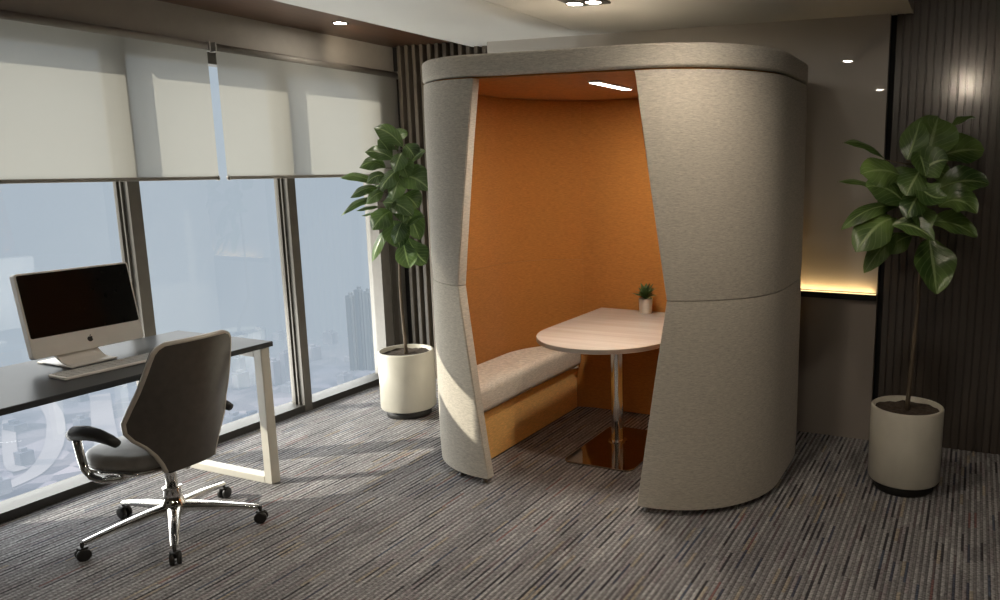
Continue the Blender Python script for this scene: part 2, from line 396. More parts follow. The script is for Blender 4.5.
# lit ledge on the back wall
b = BM(); box(b, -3.0, YB-.034, .838, -.485, YB, .872); struct('trim_11', b, M['slat_back'])
t = thing('led_strip', 'thin amber light strip glowing along the ledge of the back wall', 'light strip', (-.75, YB-.008, .872))
b = BM(); box(b, -2.95, YB-.028, .872, -.487, YB-.016, .876); obj('diffuser', b, M['led_warm'], t)

# ------------------------------------------------------------------ roller blinds
def blind(y0, y1, label, zb=1.535):
    t = thing('roller_blind', label, 'roller blind', (-3.95, (y0+y1)/2, 1.52), 'roller blinds at the windows')
    b = BM(); n = 8
    vs = [[b.verts.new((-3.952, y0+(y1-y0)*i/n, z)) for i in range(n+1)] for z in (zb, 2.235)]
    for i in range(n): b.faces.new((vs[0][i], vs[0][i+1], vs[1][i+1], vs[1][i]))
    obj('screen_fabric', b, M['blind'], t)
    b = BM(); box(b, -3.960, y0-.002, zb-.017, -3.944, y1+.002, zb+.002, .004); obj('bottom_bar', b, M['blind_bar'], t)
    b = BM(); tube(b, [(-3.962, y0, 2.242), (-3.962, y1, 2.242)], .022, 16); obj('roller_tube', b, M['blind_bar'], t)
    for yy in (y0-.012, y1+.004):
        b = BM(); box(b, -3.988, yy, 2.215, -3.935, yy+.008, 2.268, .002, 1); obj('bracket', b, M['blind_metal'], t)
    for yy in (y0+.004, y1-.012):
        b = BM(); box(b, -3.962, yy, zb-.021, -3.940, yy+.008, zb+.006, .002, 1); obj('end_cap', b, M['blind_metal'], t)
blind(1.75, 3.168, 'pale roller blind half lowered over the window behind the computer')
blind(3.222, 4.69, 'pale roller blind half lowered over the window beside the corner potted tree')

# ------------------------------------------------------------------ desk
t = thing('desk', 'dark grey desk with a cream metal loop leg beside the windows', 'desk', (-3.54, 1.7, 0))
b = BM(); box(b, -3.88, .62, .708, -3.20, 2.78, .734, .003, 1); obj('desktop', b, M['desk'], t)
def loop_leg(y):
    b = BM(); w = .052
    box(b, -3.26, y-w/2, 0, -3.208, y+w/2, .706, .003, 1); box(b, -3.872, y-w/2, 0, -3.82, y+w/2, .706, .003, 1)
    box(b, -3.82, y-w/2, 0, -3.26, y+w/2, .038, .003, 1); box(b, -3.82, y-w/2, .662, -3.26, y+w/2, .706, .003, 1)
    obj('loop_leg', b, M['desk_leg'], t)
loop_leg(2.735); loop_leg(.70)

# ------------------------------------------------------------------ all-in-one computer
BASE = (-3.72, 2.2, .735)
t = thing('desktop_computer', 'silver all-in-one computer with black screen standing on the dark desk', 'computer', BASE)
def tilt(bm, z0=.783, ang=math.radians(9.5), x0=-3.655):
    bmesh.ops.rotate(bm, verts=bm.verts, cent=(x0, 0, z0), matrix=Matrix.Rotation(-ang, 3, 'Y'))
    return bm
Y0, Y1, Z0, Z1, XF = 1.966, 2.446, .783, 1.152, -3.655
def yz_prism(bm, poly, x0, x1, bev=0.0):
    n = len(poly); a = [bm.verts.new((x0, p[0], p[1])) for p in poly]; c = [bm.verts.new((x1, p[0], p[1])) for p in poly]
    fs = [bm.faces.new(a[::-1]), bm.faces.new(c)]
    for i in range(n): fs.append(bm.faces.new((a[i], a[(i+1) % n], c[(i+1) % n], c[i])))
    bmesh.ops.recalc_face_normals(bm, faces=fs)
    if bev: bmesh.ops.bevel(bm, geom=list(fs[0].edges)+list(fs[1].edges), offset=bev, segments=2, profile=.5, affect='EDGES')
    return bm
b = BM(); yz_prism(b, rounded(Y0, Z0, Y1, Z1, .014), XF-.032, XF, .003); tilt(b); case = obj('case', b, M['alu'], t)
b = BM(); yz_prism(b, rounded(Y0+.008, Z0+.088, Y1-.008, Z1-.008, .008), XF-.002, XF+.0016, .0006); tilt(b); scr = obj('screen', b, M['screen'], t)
b = BM(); yz_prism(b, rounded(Y0+.026, Z0+.104, Y1-.026, Z1-.024, .002), XF+.0016, XF+.0020); tilt(b); obj('display', b, M['screen'], scr)
# apple-shaped emblem: body with a bite, and a leaf
cy_, cz_ = (Y0+Y1)/2, Z0+.044
def apple():
    pts = []
    for k in range(40):
        a = 2*PI*k/40
        r = .0125*(1+.10*math.cos(2*a)*0 )
        y = r*math.cos(a)*1.0; z = r*math.sin(a)*1.05
        if z > 0: z -= .0032*math.exp(-(y/.004)**2)
        else: z += .0020*math.exp(-(y/.003)**2); y *= 1-.25*(abs(z)/.0125)
        # bite on the right hand side
        dy, dz = y-.0155, z-.002
        d = math.hypot(dy, dz)
        if d < .0068: y, z = .0155+dy/d*.0068, .002+dz/d*.0068
        pts.append((cy_+y, cz_+z))
    return pts
b = BM(); yz_prism(b, apple(), XF-.001, XF+.0008); lf = []
for k in range(12):
    a = 2*PI*k/12; u, v = .0050*math.cos(a), .0022*math.sin(a)*abs(math.sin(a))**.2
    lf.append((cy_+.0025+u*.5-v*.85, cz_+.0155+u*.85+v*.5))
yz_prism(b, lf, XF-.001, XF+.0008); tilt(b); obj('emblem', b, M['black'], case)
# bent foot: slanted neck and flat plate
b = BM(); box(b, -3.80, 2.055, .735, -3.560, 2.250, .743, .003, 2)
prof = [(-3.708, .95), (-3.708, .80), (-3.690, .772), (-3.640, .745), (-3.622, .741), (-3.600, .741), (-3.640, .754), (-3.680, .782), (-3.698, .806), (-3.698, .95)]
n = len(prof); a = [b.verts.new((p[0], 2.065, p[1])) for p in prof]; c = [b.verts.new((p[0], 2.240, p[1])) for p in prof]
for k in range(n): b.faces.new((a[k], a[(k+1) % n], c[(k+1) % n], c[k]))
b.faces.new(a); b.faces.new(c[::-1]); bmesh.ops.recalc_face_normals(b, faces=b.faces); obj('foot', b, M['alu'], t)

# keyboard
t = thing('keyboard', 'slim pale grey keyboard lying on the desk in front of the computer', 'keyboard', (-3.43, 2.115, .735))
rot = Matrix.Rotation(math.radians(-2.5), 3, 'Z')
def kb(bm): bmesh.ops.rotate(bm, verts=bm.verts, cent=(-3.43, 2.115, .735), matrix=rot); return bm
b = BM(); prism(b, rounded(-3.492, 1.920, -3.368, 2.350, .010), .735, .747, .003, 2); kb(b); case = obj('key_case', b, M['alu'], t)
for r in range(6):
    n = 14 if r < 5 else 8
    yk = 1.932; widths = [1]*14 if r < 5 else [1, 1, 1.2, 5.6, 1.2, 1, 1.5, 1.5]
    u = .406/sum(widths); xk = -3.480+r*.0178
    for wd in widths:
        b = BM(); box(b, xk, yk+.0015, .747, xk+(.0145 if r else .010), yk+wd*u-.0015, .7495, .0008, 1); kb(b); obj('key', b, M['key'], t); yk += wd*u

# ------------------------------------------------------------------ office chair
cx, cy = -3.19, 2.18
t = thing('office_chair', 'dark leather office chair with chrome star base pushed up to the desk', 'office chair', (cx, cy, 0))
hub = BM(); lathe(hub, cx, cy, [(0, .075), (.045, .078), (.052, .09), (.050, .125), (.040, .15), (.036, .155), (.035, .196), (.038, .199), (.038, .207), (.030, .210), (0, .210)], 32)
obj('base_column', hub, M['chrome'], t, 'polished chrome column')
b = BM(); lathe(b, cx, cy, [(.0, .208), (.024, .208), (.024, .345), (0, .345)], 24); obj('gas_lift', b, M['chrome'], t)
for a in (108, 36, -37, -108, 180):
    ar = math.radians(a); d = Vector((math.cos(ar), math.sin(ar), 0)); s = Vector((-d.y, d.x, 0)); c0 = Vector((cx, cy, 0))
    b = BM(); rings = []
    for k in range(9):
        u = k/8; r = .03+.31*u; zt = .135-.052*u**1.3; w = .030-.015*u; hgt = .046-.026*u
        rr = []
        for q in range(12):
            th = 2*PI*q/12
            rr.append(b.verts.new(c0 + d*r + s*(w*math.copysign(abs(math.cos(th))**.7, math.cos(th))) + Vector((0, 0, zt-hgt/2+hgt/2*math.copysign(abs(math.sin(th))**.7, math.sin(th))))))
        rings.append(rr)
    for A, B in zip(rings, rings[1:]):
        for q in range(12): b.faces.new((A[q], A[(q+1) % 12], B[(q+1) % 12], B[q]))
    b.faces.new(rings[0][::-1]); b.faces.new(rings[-1]); smooth(b); bmesh.ops.recalc_face_normals(b, faces=b.faces)
    leg = obj('base_arm', b, M['chrome'], t, sharp=50)
    p = c0 + d*.345; b = BM()
    for sg in (-1, 1):
        q = p + s*.013*sg; tube(b, [q-s*.009+Vector((0, 0, .026)), q-s*.007+Vector((0, 0, .026)), q+s*.007+Vector((0, 0, .026)), q+s*.009+Vector((0, 0, .026))], [.021, .026, .026, .021], 20)
    tube(b, [p+Vector((0, 0, .026)), p+Vector((0, 0, .078))], .007, 10)
    box(b, p.x-.016, p.y-.016, .044, p.x+.016, p.y+.016, .056, .004)
    obj('caster', b, M['black'], leg)
# seat pan and cushion
seat_poly = []
for k in range(48):
    a = 2*PI*k/48; ca, sa = math.cos(a), math.sin(a)
    seat_poly.append((-3.245+.190*math.copysign(abs(ca)**.55, ca), 2.15+(.215-(.02 if ca > 0 else 0))*math.copysign(abs(sa)**.6, sa)))
b = BM(); prism(b, seat_poly, .358, .422, .024, 4); smooth(b); obj('seat', b, M['chair_seat'], t, sharp=60)
b = BM(); prism(b, [(-3.245+(x+3.245)*1.02, 2.15+(y-2.15)*1.02) for x, y in seat_poly], .342, .361, .008, 2); smooth(b); obj('seat_pan', b, M['chrome'], t, sharp=60)
b = BM(); box(b, -3.30, cy-.09, .318, -3.06, cy+.09, .345, .008); obj('tilt_mechanism', b, M['black'], t)
# backrest: half-outline widths by height, wings wrapped forward
prof = [(.345, .105), (.385, .118), (.43, .139), (.473, .168), (.507, .200), (.542, .220), (.585, .224), (.642, .214), (.708, .199), (.775, .186), (.829, .176), (.862, .168), (.880, .156), (.889, .138)]
def back_x(z): return -3.0 + (z-.35)/.55*.07
def back_pt(u, z, w, off=0.0):
    y = u*w; e = max(0, min(1, (z-.58)/.30))
    return Vector((back_x(z)-(2.0-1.3*e)*y*y-off, 2.165+.018*e+y, z))
def dens(prof, m=3):
    out = []
    for (z0, w0), (z1, w1) in zip(prof, prof[1:]):
        for k in range(m): out.append((z0+(z1-z0)*k/m, w0+(w1-w0)*k/m))
    return out+[prof[-1]]
pd = dens(prof); nu = 20
def back_sheet(bm, off, shrink=1.0):
    return [[bm.verts.new(back_pt(-1+2*i/nu, z, w*shrink, off)) for i in range(nu+1)] for z, w in pd]
def shell_solid(off0, off1, shrink):
    b = BM(); A = back_sheet(b, off0, shrink); B = back_sheet(b, off1, shrink); m = len(pd)
    for S, fl in ((A, 0), (B, 1)):
        for j in range(m-1):
            for i in range(nu):
                q = (S[j][i], S[j][i+1], S[j+1][i+1], S[j+1][i]); b.faces.new(q[::-1] if fl else q)
    for j in range(m-1):
        b.faces.new((A[j][0], A[j+1][0], B[j+1][0], B[j][0])); b.faces.new((A[j][nu], B[j][nu], B[j+1][nu], A[j+1][nu]))
    for i in range(nu):
        b.faces.new((A[0][i], B[0][i], B[0][i+1], A[0][i+1])); b.faces.new((A[-1][i], A[-1][i+1], B[-1][i+1], B[-1][i]))
    bmesh.ops.recalc_face_normals(b, faces=b.faces); smooth(b); return b
bk = obj('backrest', shell_solid(0, .020, 1.0), M['chair_back'], t, sharp=45)
pad = obj('back_pad', shell_solid(.021, .050, .95), M['chair_seat'], bk, sharp=45)
loop = [back_pt(-1, z, w, .012) for z, w in pd] + [back_pt(-1+2*i/nu, pd[-1][0], pd[-1][1], .012)+Vector((0, 0, .004)) for i in range(1, nu)] + [back_pt(1, z, w, .012) for z, w in reversed(pd)]
b = BM(); tube(b, loop, .012, 10); obj('rim', b, M['chair_rim'], bk, 'pale taupe edging')
b = BM(); tube(b, [(-3.14, 2.165, .338), (-3.06, 2.165, .345), (-3.030, 2.165, .37), (-3.022, 2.165, .41)], [.016, .016, .014, .010], 12, flat=2.0); obj('back_bracket', b, M['chrome'], t)
# armrests
for sg in (-1, 1):
    ya = 2.155+sg*.255
    b = BM()
    pts = [(-3.350, ya, .512), (-3.32, ya, .526), (-3.25, ya, .536), (-3.18, ya, .535), (-3.11, ya, .525), (-3.075, ya, .515)]
    tube(b, pts, [.024, .031, .030, .026, .021, .017], 14); 
    pad = obj('armrest', b, M['black'], t)
    b = BM(); tube(b, [(-3.325, ya, .515), (-3.318, ya, .47), (-3.308, ya, .42), (-3.295, ya, .375), (-3.262, ya-sg*.003, .345), (-3.21, ya-sg*.012, .334), (-3.17, ya-sg*.05, .332), (-3.16, ya-sg*.14, .332)], [.016, .0155, .015, .0145, .014, .013, .012, .010], 14)
    obj('arm_support', b, M['chrome'], t)

# ------------------------------------------------------------------ meeting pod
PX, PY0, PY1, PA, PR = -1.782, 3.12, 4.505, .962, .52
t = thing('meeting_pod', 'rounded greige fabric meeting pod with a bright orange inside', 'meeting pod', (PX, 3.8, 0))
FL = PA-PR; SD = (PY1-PY0)-2*PR
SEGL = [FL, PR*PI/2, SD, PR*PI/2, 2*FL, PR*PI/2, SD, PR*PI/2, FL]; PER = sum(SEGL)
def outline(s, ins=0.0):
    """point on the plan outline; s runs from front centre to the right and round"""
    s = max(0, min(PER, s)); k = 0
    while k < 8 and s > SEGL[k]: s -= SEGL[k]; k += 1
    A, R = PA-ins, PR-ins
    a = s/PR
    if k == 0: q = (s, PY0+ins)
    elif k == 1: q = (FL+R*math.sin(a), PY0+PR-R*math.cos(a))
    elif k == 2: q = (A, PY0+PR+s)
    elif k == 3: q = (FL+R*math.cos(a), PY1-PR+R*math.sin(a))
    elif k == 4: q = (FL-s, PY1-ins)
    elif k == 5: q = (-FL-R*math.sin(a), PY1-PR+R*math.cos(a))
    elif k == 6: q = (-A, PY1-PR-s)
    elif k == 7: q = (-FL-R*math.cos(a), PY0+PR-R*math.sin(a))
    else: q = (-FL+s, PY0+ins)
    return PX+q[0], q[1]
def s_of(dx): return dx if dx <= FL else FL+PR*math.asin(min(1, (dx-FL)/PR))
ZB, ZS, ZT = .030, 1.010, 1.998
def half(z):
    return .414+(.558-.414)*(z-ZB)/(ZS-ZB) if z < ZS else .558+(.412-.558)*(z-ZS)/(ZT-ZS)
def band(z0, z1, ins0, ins1, trim=0.0, rows=10, cols=96, s_range=None, edge_round=0.006):
    b = BM(); G = {}
    zs = [z0] + [z0+(z1-z0)*k/rows for k in range(1, rows)] + [z1]
    for side, ins in ((0, ins0), (1, ins1)):
        for j, z in enumerate(zs):
            s0 = s_of(half(z))+trim; sa, sb = (s0, PER-s0)
            if s_range: sa = s_range[0] if s_range[0] is not None else s0; sb = s_range[1] if s_range[1] is not None else PER-s0
            e = edge_round if (j in (0, rows) and side == 0) else 0
            for i in range(cols+1):
                x, y = outline(sa+(sb-sa)*i/cols, ins+e); G[side, j, i] = b.verts.new((x, y, z))
        if side == 0 and edge_round:
            pass
    for j in range(rows):
        for i in range(cols):
            for side in (0, 1):
                f = b.faces.new((G[side, j, i], G[side, j, i+1], G[side, j+1, i+1], G[side, j+1, i])); f.smooth = True
        for i in (0, cols): b.faces.new((G[0, j, i], G[0, j+1, i], G[1, j+1, i], G[1, j, i]))
    for i in range(cols):
        for j in (0, rows): b.faces.new((G[0, j, i], G[0, j, i+1], G[1, j, i+1], G[1, j, i]))
    bmesh.ops.recalc_face_normals(b, faces=b.faces); return b
obj('lower_shell', band(ZB, ZS-.002, 0, .055, edge_round=.004), M['shell'], t, sharp=35)
obj('upper_shell', band(ZS+.002, ZT-.002, 0, .055, edge_round=.004), M['shell'], t, sharp=35)
# pale binding strips along the two edges of the opening
for s0, s1, nm in ((None, 'a', 'left'), ('b', None, 'right')):
    for z0, z1 in ((ZB+.001, ZS-.003), (ZS+.003, ZT-.003)):
        b = BM(); rows = 10; G = []
        for j in range(rows+1):
            z = z0+(z1-z0)*j/rows; s = s_of(half(z)); row = []
            for ds, ins in ((-.001, .003), (-.004, .006), (-.004, .052), (-.001, .056), (.010, .056), (.010, .010)):
                ss = s+ds if nm == 'right' else PER-(s+ds)
                row.append(b.verts.new((*outline(ss, ins), z)))
            G.append(row)
        for j in range(rows):
            for k in range(6): b.faces.new((G[j][k], G[j][(k+1) % 6], G[j+1][(k+1) % 6], G[j+1][k]))
        b.faces.new(G[0]); b.faces.new(G[-1]); bmesh.ops.recalc_face_normals(b, faces=b.faces)
        obj('edge_binding', b, M['shell_edge'], t)
# cap ring and roof
pl = [outline(PER*i/160) for i in range(160)]
b = BM(); prism(b, pl, 2.006, 2.104, .014, 4); smooth(b); obj('cap', b, M['shell'], t, sharp=50)
pl = [outline(PER*i/160, .030) for i in range(160)]
b = BM(); prism(b, pl, 1.998, 2.0055); obj('ceiling_panel', b, M['orange'], t)
# orange lining: side panels split at mid height, one back panel
SB = s_of(.49)+PR*PI/2+SD+PR*PI/2*.81
for sr in ((None, SB), (PER-SB, None)):
    obj('lining_panel', band(.012, .9993, .058, .070, .022, 8, 48, sr, 0), M['orange'], t, sharp=30)
    obj('lining_panel', band(1.0007, 1.996, .058, .070, .022, 8, 48, sr, 0), M['orange'], t, sharp=30)
obj('back_panel', band(.012, 1.996, .058, .070, 0, 4, 30, (SB+.001, PER-SB-.001), 0), M['orange'], t, sharp=30)
# benches
for sg in (-1, 1):
    def bench_poly(xin, ins):
        pts = []
        for i in range(241):
            s = PER*i/240; x, y = outline(s, ins); dx = (x-PX)*sg
            if dx >= xin: pts.append((dx, y))
        pts.sort(key=lambda p: 0)
        pts = sorted(pts, key=lambda p: math.atan2(p[1]-3.81, p[0]-xin))
        pts = [(xin, PY0+ins+.012)] + pts + [(xin, PY1-ins)]
        return [(PX+sg*p[0], p[1]) for p in pts]
    b = BM(); prism(b, bench_poly(.585, .074), .010, .288); obj('bench_base', b, M['orange_seat'], t)
    b = BM(); prism(b, bench_poly(.558, .076), .290, .445, .038, 5); smooth(b); obj('bench_cushion', b, M['cushion'], t, 'cream upholstered seat cushion', sharp=60)
# light in the pod ceiling
b = BM(); box(b, -1.758, 3.44, 1.989, -1.698, 3.84, 1.9978, .002, 1); lp = obj('light_housing', b, M['desk_leg'], t)
b = BM(); box(b, -1.753, 3.445, 1.987, -1.703, 3.835, 1.9895); obj('light_diffuser', b, M['led'], lp)
# feet
for s in (s_of(.45), s_of(.62), s_of(.49)+.42, s_of(.49)+1.0, PER/2-.4):
    for ss in (s, PER-s):
        x, y = outline(ss, .024); b = BM(); lathe(b, x, y, [(0, 0), (.014, 0), (.016, .006), (.010, .010), (.010, .032), (0, .032)], 16); obj('levelling_foot', b, M['foot'], t)

# ------------------------------------------------------------------ table in the pod
t = thing('pedestal_table', 'pale wood pedestal table with rounded end standing inside the pod', 'table', (-1.805, 3.93, 0))
R_ = .37; poly = [(-1.805+R_, 4.40), (-1.805-R_, 4.40)]
poly += [(-1.805+R_*math.cos(a), 3.70+R_*math.sin(a)) for a in [PI+PI*k/40 for k in range(41)]]
b = BM(); prism(b, poly, .674, .7, .003, 2); top = obj('tabletop', b, M['laminate'], t, sharp=40)
b = BM(); n = len(poly); 
g = [(-1.805+(x+1.805)*1.003, 3.9+(y-3.9)*1.003) for x, y in poly]
lo = [b.verts.new((*p, .6775)) for p in g]; hi = [b.verts.new((*p, .6965)) for p in g]
for i in range(n): b.faces.new((lo[i], lo[(i+1) % n], hi[(i+1) % n], hi[i])).smooth = True
bmesh.ops.recalc_face_normals(b, faces=b.faces); obj('edge_band', b, M['lam_edge'], top)
b = BM(); lathe(b, -1.845, 3.93, [(0, .012), (.055, .012), (.055, .017), (.037, .020), (.037, .655), (.09, .662), (.09, .6735), (0, .6735)], 36); obj('pole', b, M['chrome'], t, sharp=40)
b = BM(); prism(b, rounded(-1.995, 3.53, -1.585, 4.16, .05), 0.001, .012, .003, 2); obj('base_plate', b, M['chrome_base'], t)

# small plant on the table
sx, sy, sz = -1.838, 4.335, .7005
t = thing('potted_succulent', 'small green plant in a white pot on the pod table', 'potted plant', (sx, sy, sz))
b = BM(); lathe(b, sx, sy, [(0, sz), (.036, sz), (.039, sz+.004), (.042, sz+.088), (.042, sz+.092), (.038, sz+.092), (.037, sz+.080), (0, sz+.080)], 32); obj('pot', b, M['pot_small'], t)
b = BM(); lathe(b, sx, sy, [(.0369, sz+.0795), (.02, sz+.083), (0, sz+.084)], 20); obj('soil', b, M['soil'], t)
def leaf_into(bm, uvl, B, Mid, T, W, width, nu=10, nv=6, cup=.18, obov=True, wav=0.0):
    B, Mid, T, W = Vector(B), Vector(Mid), Vector(T), Vector(W)
    rows = []
    for i in range(nu+1):
        u = i/nu
        P = B*(1-u)**2 + (Mid*2-(B+T)*.5)*2*u*(1-u) + T*u*u
        D = ((Mid*2-(B+T)*.5-B)*2*(1-u) + (T-(Mid*2-(B+T)*.5))*2*u).normalized()
        Wn = (W-D*W.dot(D)).normalized(); Nn = D.cross(Wn).normalized()
        if obov: h = (math.sin(PI*min(1, u**.92))**.62)*(.58+.42*math.sin(PI*.5*min(1, u/.62)))
        else: h = math.sin(PI*u**.8)**.8
        h = max(h, .03) if i not in (nu,) else .04
        h *= width*.5
        row = []
        for j in range(nv+1):
            v = -1+2*j/nv
            ww = wav*width*math.sin(u*13+v*2)*abs(v)
            row.append((bm.verts.new(P + Wn*h*v + Nn*(cup*h*abs(v)**1.3*1.2 + ww)), (u, j/nv)))
        rows.append(row)
    for a, c in zip(rows, rows[1:]):
        for j in range(nv):
            q = (a[j], a[j+1], c[j+1], c[j]); f = bm.faces.new([k[0] for k in q]); f.smooth = True
            for lp_, k in zip(f.loops, q): lp_[uvl].uv = k[1]
random.seed(3)
b = BM(); uvl = b.loops.layers.uv.new('UVMap')
for ring, (n, el, ln) in enumerate(((9, 18, .068), (9, 42, .072), (7, 66, .078))):
    for k in range(n):
        a = 2*PI*(k+ring*.4)/n+random.uniform(-.2, .2); e = math.radians(el+random.uniform(-8, 10)); ln2 = 1.3*ln*random.uniform(.8, 1.15)
        d = Vector((math.cos(a)*math.cos(e), math.sin(a)*math.cos(e), math.sin(e))); o = Vector((sx, sy, sz+.084))
        leaf_into(b, uvl, o+d*.006, o+d*ln2*.5+Vector((0, 0, .006)), o+d*ln2, Vector((-math.sin(a), math.cos(a), 0)), .032, 6, 4, .25, False)
obj('foliage', b, M['leaf_s'], t)

# ------------------------------------------------------------------ two potted fig trees
FIG_RIGHT=[
((-0.406,3.900,1.623),(-0.503,3.836,1.700),(-0.597,3.782,1.702),(-0.131,0.898,0.420),0.086),
((-0.323,3.831,1.549),(-0.408,3.752,1.577),(-0.491,3.687,1.559),(-0.172,0.540,0.824),0.172),
((-0.305,3.833,1.623),(-0.282,3.857,1.701),(-0.262,3.907,1.807),(-0.971,-0.022,0.239),0.132),
((-0.222,3.930,1.614),(-0.206,3.969,1.728),(-0.189,4.027,1.826),(-0.967,-0.158,0.199),0.237),
((-0.140,4.022,1.759),(-0.083,4.020,1.802),(-0.025,4.036,1.818),(-0.509,0.848,0.147),0.092),
((-0.178,4.030,1.633),(-0.078,4.078,1.669),(0.025,4.141,1.667),(-0.323,0.421,0.848),0.172),
((-0.257,3.840,1.545),(-0.191,3.824,1.607),(-0.125,3.821,1.622),(-0.602,0.288,0.745),0.159),
((-0.284,3.828,1.406),(-0.377,3.751,1.491),(-0.466,3.684,1.501),(0.176,0.610,0.772),0.146),
((-0.269,3.829,1.536),(-0.190,3.792,1.462),(-0.119,3.788,1.461),(0.209,0.621,0.756),0.133),
((-0.174,3.944,1.483),(-0.060,3.977,1.525),(0.056,4.022,1.511),(-0.338,0.575,0.745),0.159),
((-0.380,3.911,1.448),(-0.502,3.870,1.522),(-0.622,3.836,1.519),(-0.235,0.923,0.306),0.086),
((-0.154,3.893,1.406),(-0.073,3.899,1.439),(0.012,3.912,1.380),(-0.081,0.575,0.814),0.160),
((-0.339,3.890,1.402),(-0.460,3.801,1.392),(-0.576,3.719,1.298),(-0.547,0.528,0.650),0.094),
((-0.342,3.861,1.351),(-0.423,3.772,1.313),(-0.499,3.692,1.200),(-0.731,0.157,0.664),0.188),
((-0.337,3.942,1.279),(-0.407,3.883,1.201),(-0.476,3.838,1.083),(-0.841,0.206,0.501),0.108),
((-0.349,3.796,1.323),(-0.255,3.779,1.320),(-0.162,3.773,1.261),(0.080,0.632,0.771),0.114),
((-0.200,3.911,1.333),(-0.091,3.927,1.328),(0.020,3.955,1.266),(0.010,0.660,0.751),0.134),
((-0.194,3.964,1.253),(-0.167,3.911,1.143),(-0.138,3.873,0.996),(0.843,0.526,0.113),0.216),
((-0.273,3.969,1.259),(-0.333,3.929,1.236),(-0.393,3.903,1.173),(-0.665,0.366,0.651),0.121),
((-0.319,3.966,1.528),(-0.372,3.935,1.481),(-0.425,3.920,1.394),(-0.822,0.218,0.526),0.146),
((-0.224,4.021,1.480),(-0.157,4.045,1.461),(-0.089,4.084,1.402),(0.170,0.712,0.681),0.147),
((-0.264,3.923,1.412),(-0.237,3.896,1.359),(-0.210,3.888,1.287),(0.656,0.709,0.258),0.134),
((-0.288,3.932,1.586),(-0.322,3.910,1.544),(-0.358,3.906,1.482),(-0.854,0.139,0.501),0.146),
((-0.245,3.987,1.576),(-0.183,4.013,1.576),(-0.119,4.054,1.538),(0.020,0.612,0.791),0.146),
((-0.238,3.857,1.586),(-0.266,3.797,1.532),(-0.294,3.755,1.460),(-0.901,-0.021,0.433),0.146),
((-0.259,3.847,1.668),(-0.237,3.819,1.618),(-0.216,3.810,1.550),(0.750,0.616,0.240),0.132),
((-0.231,3.848,1.476),(-0.260,3.790,1.432),(-0.288,3.748,1.360),(-0.896,0.047,0.441),0.133),
((-0.241,3.845,1.416),(-0.221,3.816,1.364),(-0.201,3.806,1.294),(0.764,0.614,0.198),0.127)]
